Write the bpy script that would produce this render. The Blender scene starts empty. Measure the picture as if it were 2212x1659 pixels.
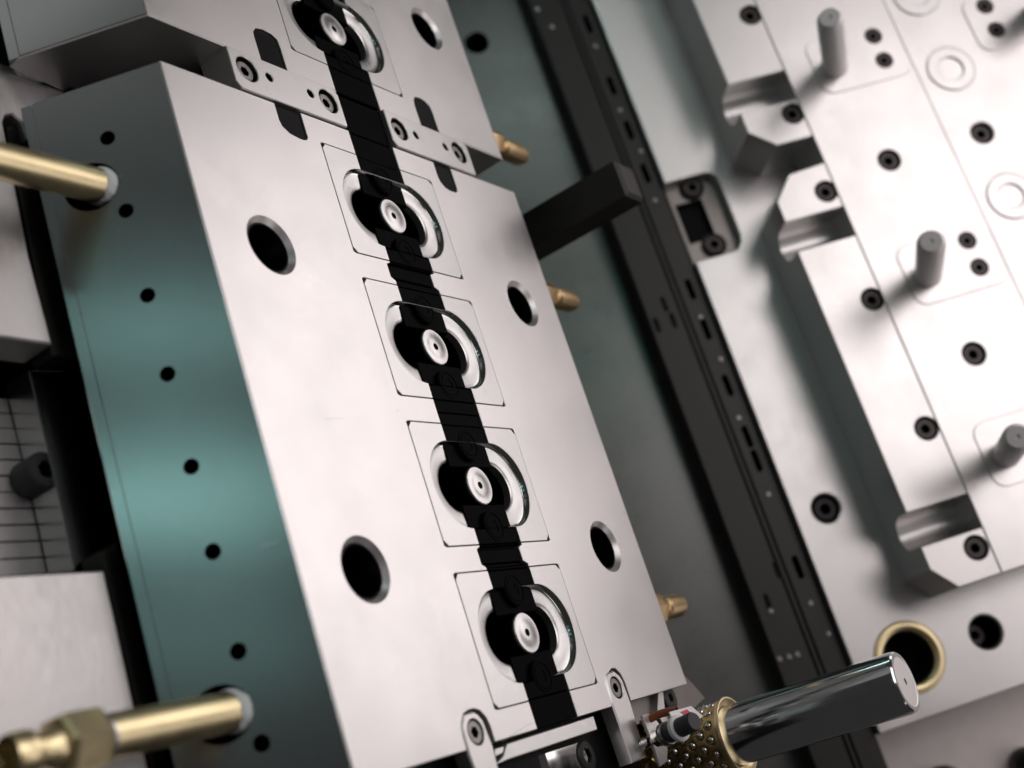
import bpy, bmesh, math, random
import numpy as np
from mathutils import Matrix, Vector
from mathutils.geometry import tessellate_polygon
random.seed(4)
R_ = math.radians
scene = bpy.context.scene
col = scene.collection

# ---------------------------------------------------------------- frames
# camera space: x right, y down, z forward (from vanishing points); world = frame of the die face
PX, PY, FL = 1106., 829.5, 2737.
E1 = np.array([.306, .912, -.274]); E1 /= np.linalg.norm(E1)
E2 = np.array([.537, .072, .840]); E2 -= E1 * (E1 @ E2); E2 /= np.linalg.norm(E2)
E3 = np.cross(E1, E2)
O0 = np.array([(940 - PX) / FL, (745.5 - PY) / FL, 1.]) * 10
BW = np.array([E1, E2, E3])
def c2w_dir(v): return Vector(BW @ np.array(v, float))
def c2w(p): return Vector(BW @ (np.array(p, float) - O0))

# ---------------------------------------------------------------- camera
cam = bpy.data.cameras.new("camera"); camo = bpy.data.objects.new("camera", cam); col.objects.link(camo)
rx, up, bk = c2w_dir((1, 0, 0)), c2w_dir((0, -1, 0)), c2w_dir((0, 0, -1))
mw = Matrix((rx, up, bk)).transposed().to_4x4(); mw.translation = c2w((0, 0, 0)); camo.matrix_world = mw
cam.sensor_width = 36; cam.lens = FL / 2212 * 36; cam.clip_end = 500; cam.clip_start = .05
cam.dof.use_dof = True; cam.dof.focus_distance = 10.0; cam.dof.aperture_fstop = .34
cam.dof.aperture_blades = 9
scene.camera = camo
scene.view_settings.view_transform = 'Standard'; scene.view_settings.look = 'None'
scene.view_settings.exposure = 0.0; scene.view_settings.gamma = 1
# ---------------------------------------------------------------- world and lamps
w = bpy.data.worlds.new("World"); scene.world = w; w.use_nodes = True
w.node_tree.nodes["Background"].inputs[0].default_value = (.62, .58, .58, 1)
w.node_tree.nodes["Background"].inputs[1].default_value = .06
TARGET = c2w((1.5, 0, 12))
def softbox(name, d, dist, sx, sy, power, colr, target=None, spread=180):
    l = bpy.data.lights.new(name, 'AREA'); l.shape = 'RECTANGLE'; l.size = sx; l.size_y = sy
    l.energy = power; l.color = colr; l.spread = R_(spread)
    o = bpy.data.objects.new(name, l); col.objects.link(o)
    t = TARGET if target is None else target
    dv = c2w_dir(d).normalized(); o.location = t + dv * dist
    z = dv; x = c2w_dir((1, 0, 0)); x = (x - z * x.dot(z)).normalized(); y = z.cross(x)
    m = Matrix((x, y, z)).transposed().to_4x4(); m.translation = o.location; o.matrix_world = m
    return o
softbox("softbox_face", (.80, -.42, .42), 24, 19, 20, 2300, (1., .935, .93))  # large unseen area light added for the die face to reflect
softbox("softbox_key", (.66, -.66, -.58), 22, 16, 16, 1800, (1., .935, .93))
softbox("softbox_fill_right", (.93, .12, -.36), 20, 12, 12, 520, (1., .94, .92))  # fill light added to lift the pins and block walls
def strip(name, px, py, dist, sx, sy, power, colr):
    """area light placed where the slanted side mirrors it at picture point (px, py)"""
    r = np.array([(px - PX) / FL, (py - PY) / FL, 1.]); p = r * 8.0; r /= np.linalg.norm(r)
    n_ = np.array([-.0872, -.2597, -.9617]); d = r - 2 * (r @ n_) * n_
    return softbox(name, d, dist, sx, sy, power, colr, c2w(p))
strip("lamp_strip_teal", 398, 1085, 14, 3.8, .9, 17, (.50, .98, .93))
strip("lamp_strip_teal_upper", 345, 700, 14, 3.8, .5, 8, (.50, .98, .93))
strip("fill_strip_teal_low", 480, 1400, 14, 3.8, .9, 3.5, (.50, .98, .93))  # added fill for the lower end of the slanted side
strip("fill_panel_upper_left", 150, 60, 14, 6, 2.5, 4, (.90, 1., .97))  # dim panel added to brighten the side of the upper block
def mirror(name, px, py, dep, nrm, dist, sx, sy, power, colr):
    r = np.array([(px - PX) / FL, (py - PY) / FL, 1.]); p = r * dep; r /= np.linalg.norm(r); nrm = nrm / np.linalg.norm(nrm)
    return softbox(name, r - 2 * (r @ nrm) * nrm, dist, sx, sy, power, colr, c2w(p))
_v = ray0 = np.array([(1760 - PX) / FL, (1520 - PY) / FL, 1.]); _v = _v / np.linalg.norm(_v)
_up = np.cross(E3, _v); _up /= np.linalg.norm(_up); _up = _up if _up[1] < 0 else -_up
_tw = np.cross(E3, _up); _tw /= np.linalg.norm(_tw); _tw = _tw if _tw @ _v < 0 else -_tw
mirror("streak_light_post", 1760, 1480, 10.3, .66 * _up + .75 * _tw, 13, 10, .5, 70, (.72, 1., .95))  # added light that makes the streak along the post
mirror("fill_panel_post", 1760, 1500, 10.3, .42 * _up + .90 * _tw, 11, 9, 5, 30, (1., .98, .97))  # added broad light that greys the upper half of the post
mirror("glow_light_well_teal", 1310, 735, 15, np.array([.052, -.303, -.951]), 16, 3.0, .7, 14, (.35, 1., .80))  # light added to make the teal glow on the well floor
mirror("fill_light_well", 1120, 200, 16, np.array([.052, -.303, -.951]), 16, 3.5, 3, 60, (.80, 1., .95))  # added light for the pale patch at the top of the well

# ---------------------------------------------------------------- materials
def nodes(m): m.use_nodes = True; return m.node_tree.nodes, m.node_tree.links
def mat(name, base, metal=1., rough=.35, var=.0, rvar=.06, scale=3., stretch=(1, 1, 1), bump=0., bscale=60., spec=.5, coat=0., aniso=0.):
    m = bpy.data.materials.new(name); n, l = nodes(m); b = n["Principled BSDF"]
    b.inputs["Metallic"].default_value = metal; b.inputs["Specular IOR Level"].default_value = spec
    b.inputs["Coat Weight"].default_value = coat
    b.inputs["Anisotropic"].default_value = aniso
    tc = n.new("ShaderNodeTexCoord"); mp = n.new("ShaderNodeMapping"); mp.inputs[3].default_value = stretch
    l.new(tc.outputs["Object"], mp.inputs[0])
    nz = n.new("ShaderNodeTexNoise"); nz.inputs["Scale"].default_value = scale; nz.inputs["Detail"].default_value = 6
    nz.inputs["Roughness"].default_value = .6
    l.new(tc.outputs["Object"], nz.inputs[0])
    mx = n.new("ShaderNodeMix"); mx.data_type = 'RGBA'
    lo = [max(0, c * (1 - var)) for c in base]; hi = [min(1, c * (1 + var)) for c in base]
    mx.inputs[6].default_value = (*lo, 1); mx.inputs[7].default_value = (*hi, 1)
    l.new(nz.outputs[0], mx.inputs[0]); l.new(mx.outputs[2], b.inputs["Base Color"])
    n2 = n.new("ShaderNodeTexNoise"); n2.inputs["Scale"].default_value = bscale; n2.inputs["Detail"].default_value = 4
    l.new(mp.outputs[0], n2.inputs[0])
    mr = n.new("ShaderNodeMapRange"); mr.inputs[1].default_value = .25; mr.inputs[2].default_value = .75
    mr.inputs[3].default_value = max(.02, rough - rvar); mr.inputs[4].default_value = rough + rvar
    add = n.new("ShaderNodeMath"); add.operation = 'ADD'; h = n.new("ShaderNodeMath"); h.operation = 'MULTIPLY'; h.inputs[1].default_value = .5
    l.new(nz.outputs[0], add.inputs[0]); l.new(n2.outputs[0], add.inputs[1]); l.new(add.outputs[0], h.inputs[0])
    l.new(h.outputs[0], mr.inputs[0]); l.new(mr.outputs[0], b.inputs["Roughness"])
    if bump:
        bp = n.new("ShaderNodeBump"); bp.inputs["Strength"].default_value = bump; bp.inputs["Distance"].default_value = .002
        l.new(n2.outputs[0], bp.inputs["Height"]); l.new(bp.outputs[0], b.inputs["Normal"])
    return m
M = dict(
    steel=mat("ground_steel", (.72, .695, .69), .9, .34, .05, .11, 1.6, (1, 14, 1), .25, 26),
    steel_fine=mat("insert_steel", (.66, .645, .64), .9, .32, .05, .08, 7, (2, 10, 1), .25, 24),
    steel_side=mat("milled_side_steel", (.58, .60, .60), 1., .215, .08, .03, 1.1, (9, 1, 1), .05, 16),
    polish=mat("polished_steel", (.82, .81, .80), 1., .12, .04, .05, 6, (1, 1, 1), .1, 20),
    wall=mat("recess_wall_steel", (.50, .52, .51), 1., .13, .05, .05, 8),
    pin=mat("ground_pin_steel", (.80, .77, .765), .25, .36, .05, .06, 8),
    worn=mat("handled_plate_steel", (.60, .575, .57), .9, .40, .16, .20, 2.0, (1, 9, 1), .5, 8),
    satin=mat("satin_recess_steel", (.58, .57, .565), .9, .30, .04, .06, 8, (1, 1, 1), .15, 20),
    grey=mat("grey_bracket_steel", (.26, .235, .225), .9, .38, .12, .08, 5, (1, 6, 1), .2, 20),
    chrome=mat("hardened_post_steel", (.60, .61, .62), 1., .12, .05, .04, 5, (1, 1, .05), 0),
    dark=mat("black_oxide_steel", (.022, .020, .020), .35, .38, .2, .08, 6, (1, 1, 1), .3, 30),
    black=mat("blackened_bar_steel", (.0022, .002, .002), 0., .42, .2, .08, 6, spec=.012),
    jet=mat("black_and_bore_shade", (.003, .0028, .0028), .0, .45, .2, .08, 6, spec=.08),  # black parts, and the painted dark inside bores and slots
    screw=mat("screw_steel", (.30, .285, .275), 1., .34, .25, .08, 30, (1, 1, 1), .4, 60),
    screw_dark=mat("burnished_screw", (.06, .052, .052), .9, .40, .25, .08, 30),
    rail=mat("dark_rail_steel", (.040, .039, .037), .7, .42, .2, .1, 4, (1, 8, 1), .3, 20),
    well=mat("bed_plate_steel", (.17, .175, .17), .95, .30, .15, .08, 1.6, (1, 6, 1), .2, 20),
    gold=mat("yellow_zinc", (.93, .76, .46), 1., .34, .12, .07, 9),
    brass=mat("brass", (.86, .62, .34), 1., .34, .12, .07, 12),
    bronze=mat("bronze_cage", (.72, .54, .25), 1., .36, .15, .07, 12),
    tape=mat("thread_tape", (.66, .70, .70), 0, .6, .15, .1, 20, bump=.8, bscale=40),
    rubber=mat("black_rubber", (.035, .035, .04), 0, .6, .2, .1, 20),
    white=mat("white_label", (.80, .80, .80), 0, .45, .05, .1, 20),
    red=mat("red_print", (.62, .05, .09), 0, .5, .1, .1, 20),
    copper=mat("orange_cable", (.22, .06, .018), 0, .4, .1, .1, 20),
    bench=mat("scratched_bench_sheet", (.60, .55, .54), .7, .48, .22, .12, 2.5, (1, 22, 1), .8, 9),
)
# ---------------------------------------------------------------- frame class
class Frame:
    def __init__(s, b1, b2, b3, org):          # camera-space basis + origin
        s.B = np.array([b1, b2, b3]); s.o = np.array(org, float)
        m = Matrix([list(c2w_dir(b)) for b in (b1, b2, b3)]).transposed().to_4x4()
        m.translation = c2w(org); s.M = m
    def px(s, x, y, h=0.):                     # pixel (2212 x 1659 picture) -> in-plane coordinates at height h
        r = np.array([(x - PX) / FL, (y - PY) / FL, 1.]); b3 = s.B[2]
        t = (s.o @ b3 + h) / (r @ b3); q = r * t - s.o
        return (float(q @ s.B[0]), float(q @ s.B[1]))
    def poly(s, pts, h=0.): return [s.px(x, y, h) for x, y in pts]
def ray(x, y): return np.array([(x - PX) / FL, (y - PY) / FL, 1.])
L = Frame(E1, E2, E3, O0)
aC, aT = R_(52.5), R_(60.9)
C_ = math.cos(aC) * E2 + math.sin(aC) * E3; M_ = np.cross(E1, C_)
r0 = ray(1800, 700); FR = Frame(E1, C_, M_, r0 * (-13.96 / (r0 @ M_)))
T_ = math.cos(aT) * E2 + math.sin(aT) * E3; NT = np.cross(E1, T_)
FT = Frame(E1, T_, NT, ray(345, 130) * 8.629)

# ---------------------------------------------------------------- mesh tools
def area(p): return sum(p[i][0] * p[(i + 1) % len(p)][1] - p[(i + 1) % len(p)][0] * p[i][1] for i in range(len(p))) / 2
def ccw(p): return list(p) if area(p) > 0 else list(p)[::-1]
def offset(p, d):                              # p ccw; d > 0 grows
    n = len(p); out = []
    for i in range(n):
        a, b, c = p[i - 1], p[i], p[(i + 1) % n]
        def nr(u, v):
            dx, dy = v[0] - u[0], v[1] - u[1]; l_ = math.hypot(dx, dy) or 1e-9
            return (dy / l_, -dx / l_)
        n1, n2 = nr(a, b), nr(b, c); k = 1 + n1[0] * n2[0] + n1[1] * n2[1]
        k = max(k, .35)
        out.append((b[0] + d * (n1[0] + n2[0]) / k, b[1] + d * (n1[1] + n2[1]) / k))
    return out
def circle(cx, cy, r, n=40): return [(cx + r * math.cos(2 * math.pi * i / n), cy + r * math.sin(2 * math.pi * i / n)) for i in range(n)]
def stadium(cx, cy, rx_, hy, n=20):            # long in y: circles of radius rx_ at +-hy
    return [(cx + rx_ * math.cos(math.pi * i / n), cy + hy + rx_ * math.sin(math.pi * i / n)) for i in range(n + 1)] + \
           [(cx + rx_ * math.cos(math.pi + math.pi * i / n), cy - hy + rx_ * math.sin(math.pi + math.pi * i / n)) for i in range(n + 1)]
def rect(x0, x1, y0, y1): return [(x0, y0), (x1, y0), (x1, y1), (x0, y1)]
def rrect(x0, x1, y0, y1, r, n=5):
    o = []
    for cx, cy, a0 in ((x1 - r, y1 - r, 0), (x0 + r, y1 - r, 90), (x0 + r, y0 + r, 180), (x1 - r, y0 + r, 270)):
        for i in range(n + 1):
            a = R_(a0 + 90 * i / n); o.append((cx + r * math.cos(a), cy + r * math.sin(a)))
    return o
class MB:
    def __init__(s): s.v = []; s.f = []; s.m = []
    def add(s, v, f, m=0):
        o = len(s.v); s.v += [tuple(q) for q in v]; s.f += [tuple(i + o for i in q) for q in f]; s.m += [m] * len(f); return s
    def prism(s, outer, z0, z1, holes=(), ch=0., hch=None, m=0, wallm=None, bottom=None, cap0=True):
        """outer/holes 2-D loops; z0<z1; ch chamfer round the top; bottom = alternative outline at z0"""
        outer = ccw(outer); holes = [ccw(h) for h in holes]; hch = ch if hch is None else hch
        wm = m if wallm is None else wallm
        bo = ccw(bottom) if bottom else outer
        top = [offset(outer, -ch) if ch else outer] + [offset(h, hch) if hch else h for h in holes]
        bot = [bo] + holes
        def cap(loops, z, flip):
            tri = tessellate_polygon([[Vector((x, y, 0)) for x, y in lp] for lp in loops])
            fl = [(x, y, z) for lp in loops for x, y in lp]; fs = []
            for t in tri:
                a, b, c = (fl[i] for i in t); k = (b[0] - a[0]) * (c[1] - a[1]) - (c[0] - a[0]) * (b[1] - a[1])
                if abs(k) < 1e-12: continue
                fs.append(tuple(t) if (k > 0) != flip else tuple(t)[::-1])
            s.add(fl, fs, m)
        cap(top, z1, False)
        if cap0: cap(bot, z0, True)
        for i, (tp, bt) in enumerate(zip(top, bot)):
            c_ = ch if i == 0 else hch; n = len(tp)
            rings = [[(x, y, z1) for x, y in tp]]
            if c_: mid = outer if i == 0 else bt; rings.append([(x, y, z1 - c_) for x, y in mid])
            rings.append([(x, y, z0) for x, y in bt])
            for q in range(len(rings) - 1):
                a, b = rings[q], rings[q + 1]
                fs = [((k, k + n, (k + 1) % n + n, (k + 1) % n) if i == 0 else (k, (k + 1) % n, (k + 1) % n + n, k + n)) for k in range(n)]
                s.add(a + b, fs, wm if (i and (q or not c_)) else m)
        return s
    def lathe(s, prof, n=40, c=(0, 0), m=0, ax='z'):
        vs = []
        for r, z in prof:
            for k in range(n):
                a = 2 * math.pi * k / n; x, y = r * math.cos(a), r * math.sin(a)
                vs.append((c[0] + x, c[1] + y, z) if ax == 'z' else (c[0] + y, z, c[1] + x))   # 'y': axis along y, c=(x,z)
        fs = []
        for q in range(len(prof) - 1):
            for k in range(n):
                k2 = (k + 1) % n; fs.append((q * n + k, q * n + k2, (q + 1) * n + k2, (q + 1) * n + k))
        return s.add(vs, fs, m)
    def build(s, name, mats, parent=None, matrix=None, weld=True, ang=28):
        me = bpy.data.meshes.new(name); me.from_pydata(s.v, [], s.f)
        for mm in (mats if isinstance(mats, (list, tuple)) else [mats]): me.materials.append(M[mm])
        me.polygons.foreach_set("material_index", s.m)
        bm = bmesh.new(); bm.from_mesh(me)
        if weld: bmesh.ops.remove_doubles(bm, verts=bm.verts, dist=1e-5)
        bmesh.ops.recalc_face_normals(bm, faces=bm.faces)
        bm.to_mesh(me); bm.free()
        me.polygons.foreach_set("use_smooth", [True] * len(me.polygons))
        me.set_sharp_from_angle(angle=R_(ang))
        return link(name, me, parent, matrix)
def link(name, me, parent=None, matrix=None):
    o = bpy.data.objects.new(name, me); col.objects.link(o)
    if parent: o.parent = parent
    if matrix is not None: o.matrix_local = matrix
    return o
def tag(o, label=None, cat=None, group=None, kind=None):
    if label: o['label'] = label
    if cat: o['category'] = cat
    if group: o['group'] = group
    if kind: o['kind'] = kind
    return o
def thing(name, label, cat, frame, at=(0, 0, 0), group=None):
    """Empty at the thing's base; returns it and the matrix that takes frame coordinates to its local ones"""
    e = bpy.data.objects.new(name, None); col.objects.link(e); e.empty_display_size = .2
    e.matrix_world = frame.M @ Matrix.Translation(at)
    tag(e, label, cat, group); e['_'] = 0; del e['_']
    return e, Matrix.Translation([-a for a in at])
T3 = Matrix.Translation

# ---------------------------------------------------------------- shared small meshes
def hexa(r, n=6, a0=0): return [(r * math.cos(2 * math.pi * i / n + a0), r * math.sin(2 * math.pi * i / n + a0)) for i in range(n)]
def screw_mesh(name, r, hex_r, depth, mats=("screw", "jet"), a0=.3):
    """socket head: top of the head at z=0"""
    mb = MB(); mb.prism(circle(0, 0, r, 36), -depth, 0, [hexa(hex_r, a0=a0)], ch=r * .1, hch=r * .05, wallm=1)
    mb.add([(x, y, -depth * .72) for x, y in hexa(hex_r * 1.02, a0=a0)], [(0, 1, 2, 3, 4, 5)], 1)
    mb.lathe([(r * .80, .0008), (r * .78, .003), (r * .76, .0008)], 36)
    o = mb.build(name, mats); me = o.data; bpy.data.objects.remove(o); return me
SCREW = screw_mesh("socket_screw", .088, .043, .12)
SCREW_BLACK = screw_mesh("socket_screw_black", .1, .05, .12, ("dark", "jet"))
SCREW_R = screw_mesh("socket_screw_grey", .120, .055, .12, ("screw_dark", "jet"))
SCREW_RS = screw_mesh("socket_screw_small", .088, .036, .12, ("screw_dark", "jet"))

# ================================================================ THE DIE BLOCKS (frame L)
CH0, CH1 = -.262, .320           # channel edges
YL, YR, ZB = -2.25, 2.25, -.92
GAP = .0065
DISC_X = (-3.016, -1.185, 0., 1.176, 2.345)
def insert_outline(cx):
    y0, y1, x0, x1, c = -.690, .757, cx - .488, cx + .475, .045
    if abs(cx - 2.345) < .01: x1 = cx + .480
    return y0, y1, x0, x1, c
def octo(x0, x1, y0, y1, c): return [(x0 + c, y0), (x1 - c, y0), (x1, y0 + c), (x1, y1 - c), (x1 - c, y1), (x0 + c, y1), (x0, y1 - c), (x0, y0 + c)]

def half_plate(xa, xb, side, cxs, extra_holes, notches, ztop=0., top_slots=()):
    """plan outline of the left (-1) or right (+1) half of a block with the insert pockets cut into its channel edge"""
    ye = CH0 if side < 0 else CH1; yo = YL if side < 0 else YR
    pts = [(xa, ye)]
    for cx in cxs:
        y0, y1, x0, x1, c = insert_outline(cx); yi = y0 if side < 0 else y1; sg = side
        x0 -= GAP; x1 += GAP; yi += sg * GAP
        if len(cxs) > 1 and abs(cx) < .01 or abs(cx - 2.345) < .01:      # shoulder where the channel steps sideways
            xn = x0 - (.176 if cx < .1 else .160); d_ = -.048 if side < 0 else -.055
            pts += [(xn - .02, ye), (xn, ye + d_), (xn + .112, ye + d_), (xn + .140, ye)]
        pts += [(x0, ye), (x0, yi - sg * c * .6), (x0 + c * .25, yi), (x1 - c * .25, yi), (x1, yi - sg * c * .6), (x1, ye)]
    pts = [p for p in pts if p[0] <= xb + 1e-6 and p[0] >= xa - 1e-6]
    pts.append((xb, ye))
    pts += notches.get(('b', side), [])
    pts.append((xb, yo)); pts.append((xa, yo)); pts += notches.get(('a', side), [])
    return pts

def bore(mb, cx, cy, r):  # added black lining that paints the shade inside a through hole
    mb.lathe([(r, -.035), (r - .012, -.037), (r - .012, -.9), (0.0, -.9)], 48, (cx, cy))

def make_block(name, label, xa, xb, cxs, big, fits_slots, parent_at, clip_notch, side_holes, tube_holes, tx):
    t, off = thing(name, label, 'die block', L, parent_at)
    mb = MB()
    nl = {('b', -1): [], ('a', -1): [], ('b', 1): [], ('a', 1): []}
    for key, v in fits_slots.items(): nl[key] = v
    for key, v in clip_notch.items(): nl[key] = v
    left = half_plate(xa, xb, -1, cxs, big, nl); right = half_plate(xa, xb, 1, cxs, big, nl)
    hl = [circle(x, y, .192, 56) for x, y in big if y < 0]; hr = [circle(x, y, .192, 56) for x, y in big if y > 0]
    # the left half leans inward below its outer edge so that the slanted side panel closes it
    lb = [((x, YL + .55) if abs(y - YL) < 1e-6 else (x, y)) for x, y in ccw(left)]
    mb.prism(left, -.30, 0, hl, ch=.004, hch=.04, wallm=0, bottom=lb); mb.build('face_plate', 'steel', t, off)
    mb = MB(); mb.prism(right, -.30, 0, hr, ch=.004, hch=.04, wallm=0); mb.build('face_plate', 'steel', t, off); mb = MB()
    base = ([circle(x, y, .192, 40) for x, y in big])
    for cx in cxs: base.append(stadium(cx, .03, .22, .30, 14))
    mb.prism([(xa, YL + .1), (xb, YL + .1), (xb, YR), (xa, YR)], ZB, -.302, base)
    # channel floor
    mb.build('body', 'steel', t, off)
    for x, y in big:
        sl = MB(); bore(sl, x, y, .192); sl.build('bore_shade', 'jet', t, off)
    for key, v in fits_slots.items():     # near-flush black sheet painting the shade of the open slots
        ys = [q[1] for q in v]; far = max(q[0] for q in v) if key[0] == 'a' else min(q[0] for q in v)
        sl = MB(); sl.prism(offset(ccw(v), -.004), -.29, -.014); sl.build('slot_shade', 'jet', t, off)
    # slanted side panel (frame T, built in L coordinates through matrices)
    inv = (L.M @ T3(parent_at)).inverted() @ FT.M
    mp = MB()
    xa_t, xb_t = xa + 1.904, xb + 1.904
    holes = [circle(x, y, .0525, 24) for x, y in side_holes]
    for x, y in tube_holes:      # drilled parallel to the face, so it opens as an ellipse
        holes.append([(x + .172 * math.cos(q), y + .190 * math.sin(q)) for q in [2 * math.pi * i / 40 for i in range(40)]])
    mp.prism([(xa_t, -.930), (xb_t, -.930), (xb_t, .0), (xa_t, .0)], -.34, 0, holes, ch=.008, hch=.0, wallm=1)
    mp.build('side_panel', ['steel_side', 'jet'], t, inv)
    me_ = MB()
    me_.prism([(xa_t, -1.012), (xb_t, -1.012), (xb_t, -.925), (xa_t, -.925)], -.36, -.012, [], ch=.005, bottom=[(xa_t, -1.06), (xb_t, -1.06), (xb_t, -.93), (xa_t, -.93)])
    me_.build('bevel_edge', 'steel_side', t, inv)
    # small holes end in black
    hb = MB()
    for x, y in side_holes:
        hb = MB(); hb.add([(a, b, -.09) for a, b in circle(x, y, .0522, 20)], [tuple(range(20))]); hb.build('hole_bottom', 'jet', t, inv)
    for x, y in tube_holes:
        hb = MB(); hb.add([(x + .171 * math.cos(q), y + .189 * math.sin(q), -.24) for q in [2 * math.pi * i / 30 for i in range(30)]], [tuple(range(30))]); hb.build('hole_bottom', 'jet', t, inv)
    return t, off

# link-plate slots: open notches cut into the facing ends of both blocks
def slot_notch(xe, dirn, y0, y1, reach):
    """open notch at the end xe, going dirn*reach into the block, outer side rounded like the photo"""
    n = 8; o = []
    r = (y1 - y0) * .55
    seq = [(xe, y0), (xe + dirn * (reach - .03), y0), (xe + dirn * reach, y0 + .03)]
    for i in range(n + 1):
        a = R_(90 * i / n); seq.append((xe + dirn * (reach - r + r * math.cos(a)), y1 - r + r * math.sin(a)))
    seq.append((xe, y1)); return seq
A0, A1, B1 = -1.903, 3.03, -2.285
nA = {('a', -1): slot_notch(A0, 1, -1.13, -.835, .26),
      ('a', 1): slot_notch(A0, 1, .91, 1.175, .26)[::-1]}
# order of points at the 'a' end runs from the outer edge to the channel edge
nA[('a', -1)] = [(A0, -1.13), (A0 + .15, -1.13), (A0 + .20, -1.115), (A0 + .245, -1.05), (A0 + .262, -.95), (A0 + .262, -.90), (A0 + .25, -.86), (A0 + .22, -.838), (A0, -.838)]
nA[('a', 1)] = [(A0, 1.175), (A0 + .20, 1.175), (A0 + .24, 1.16), (A0 + .262, 1.12), (A0 + .262, 1.03), (A0 + .245, .965), (A0 + .20, .92), (A0 + .15, .905), (A0, .905)]
clipA = {('b', -1): [(A1, -.805), (2.93, -.805), (2.86, -.822), (2.805, -.87), (2.785, -.93), (2.785, -1.0), (2.80, -1.06), (2.85, -1.115), (2.93, -1.14), (A1, -1.14)],
         ('b', 1): [(A1, .87), (2.93, .87), (2.85, .89), (2.78, .96), (2.745, 1.05), (2.755, 1.11), (2.80, 1.16), (2.88, 1.185), (A1, 1.185)]}
BIG = [(-.592, -1.636), (1.772, -1.628), (-.60, 1.655), (1.738, 1.64)]
SH = [.441, .999, 1.624, 2.183, 2.814, 3.371, 3.996, 4.549]
dieA, offA = make_block('die_block', 'large bright die block with four oval inserts along a black channel and slanted teal side', A0, A1,
                        DISC_X[1:], BIG, nA, (.5, 0, ZB), clipA, [(x, -.476) for x in SH], [(.752, -.66), (4.318, -.665)], 0)
nB = {('b', -1): [(B1, -.841), (-2.50, -.841), (-2.575, -.85), (-2.612, -.90), (-2.618, -1.0), (-2.60, -1.08), (-2.55, -1.125), (-2.50, -1.13), (B1, -1.13)],
      ('b', 1): [(B1, .915), (-2.50, .915), (-2.56, .93), (-2.605, .97), (-2.618, 1.05), (-2.61, 1.13), (-2.57, 1.185), (-2.50, 1.195), (B1, 1.195)]}
dieB, offB = make_block('die_block', 'upper steel die block running off the top edge, its dark underside facing the gap', -5.6, B1,
                        DISC_X[:1], [(-2.974 - .62, 1.63), (-3.6, -1.636)], nB, (-3.8, 0, ZB), {}, [], [], 0)
# end face of the upper block, one clean plate 3 mm proud
ef = MB()
y_t, z_t = math.cos(aT), math.sin(aT)
prof = [(YL, 0), (YL - y_t * .93, -z_t * .93), (YL - y_t * 1.00 + .02, -z_t * 1.0 - .06), (YL - .2, -1.02), (YR - .25, -.95), (YR, -.90), (YR, 0), (CH1, 0), (CH1, -.06), (CH0, -.06), (CH0, 0)]
# cut the two slots out of it
prof = [(YL, -.0005), (YL - y_t * .93, -z_t * .93), (YL - y_t * 1.0 + .03, -z_t * 1.0 - .05), (YL + .1, -1.0), (YR - .5, -.95), (YR, -.55), (YR, -.0005), (1.195, -.0005), (1.195, -.5), (.915, -.5), (.915, -.0005),
        (CH1, -.0005), (CH1, -.12), (CH0, -.12), (CH0, -.0005), (-.841, -.0005), (-.841, -.5), (-1.13, -.5), (-1.13, -.0005)]
ef.prism(prof, 0, .012)
mEF = Matrix(((0, 0, 1, B1 + .003), (1, 0, 0, 0), (0, 1, 0, 0), (0, 0, 0, 1)))
ef.build('end_face', 'steel', dieB, offB @ mEF)

# ---- inserts with the oval recess
def ring_profile(cx, parent, off):
    y0, y1, x0, x1, c = insert_outline(cx); cy = .035
    outer = stadium(cx, cy, .350, .285, 22)
    inside = lambda x, y: math.hypot(x - cx, max(0, abs(y - cy) - .285)) < .350
    mb = MB()
    for side in (-1, 1):
        ye = CH0 if side < 0 else CH1; yo = y0 if side < 0 else y1
        dx = math.sqrt(max(0, .35 ** 2 - max(0, abs(ye - cy) - .285) ** 2))
        xt, xbm = cx - dx, cx + dx
        arc = [p for p in outer if (p[1] < ye - .003 if side < 0 else p[1] > ye + .003)]
        arc.sort(key=lambda p: math.atan2(p[0] - cx, (p[1] - cy) * side))   # from top to bottom
        outl = [(x0, ye), (x0, yo - side * c), (x0 + c, yo), (x1 - c, yo), (x1, yo - side * c), (x1, ye), (xbm, ye)]
        outl += arc[::-1] + [(xt, ye)]
        mb = MB(); mb.prism(outl, -.25, .0006, ch=.003); body = mb.build('insert_plate', 'steel_fine', parent, off)
    # polished oval bowl: wall, floor, inner lip, then black bore
    levels = [(.350, .285, -.0025), (.345, .285, -.010), (.335, .283, -.044), (.322, .282, -.050), (.285, .28, -.051), (.225, .275, -.054), (.210, .272, -.058), (.199, .270, -.066), (.196, .270, -.13)]
    rb = MB(); rings = [[(x, y, z) for x, y in stadium(cx, cy, r, h, 22)] for r, h, z in levels]
    n = len(rings[0])
    for q in range(len(rings) - 1):
        rb.add(rings[q] + rings[q + 1], [(k, (k + 1) % n, n + (k + 1) % n, n + k) for k in range(n)], 0 if q < 3 else 1)
    o = rb.build('oval_recess', ['wall', 'satin'], body, None, ang=40)
    pb = MB(); pr = [[(x, y, z) for x, y in stadium(cx, cy, r, h, 22)] for r, h, z in ((.196, .27, -.128), (.19, .27, -.80), (.001, .001, -.81))]
    vs = [p for q in pr for p in q]; pb.add(vs, [(q * n + k, q * n + (k + 1) % n, (q + 1) * n + (k + 1) % n, (q + 1) * n + k) for q in range(2) for k in range(n)])
    pb.build('bore_shade', 'jet', body)  # black lining added, the shade of the oval bore put into colour
    return body
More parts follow.
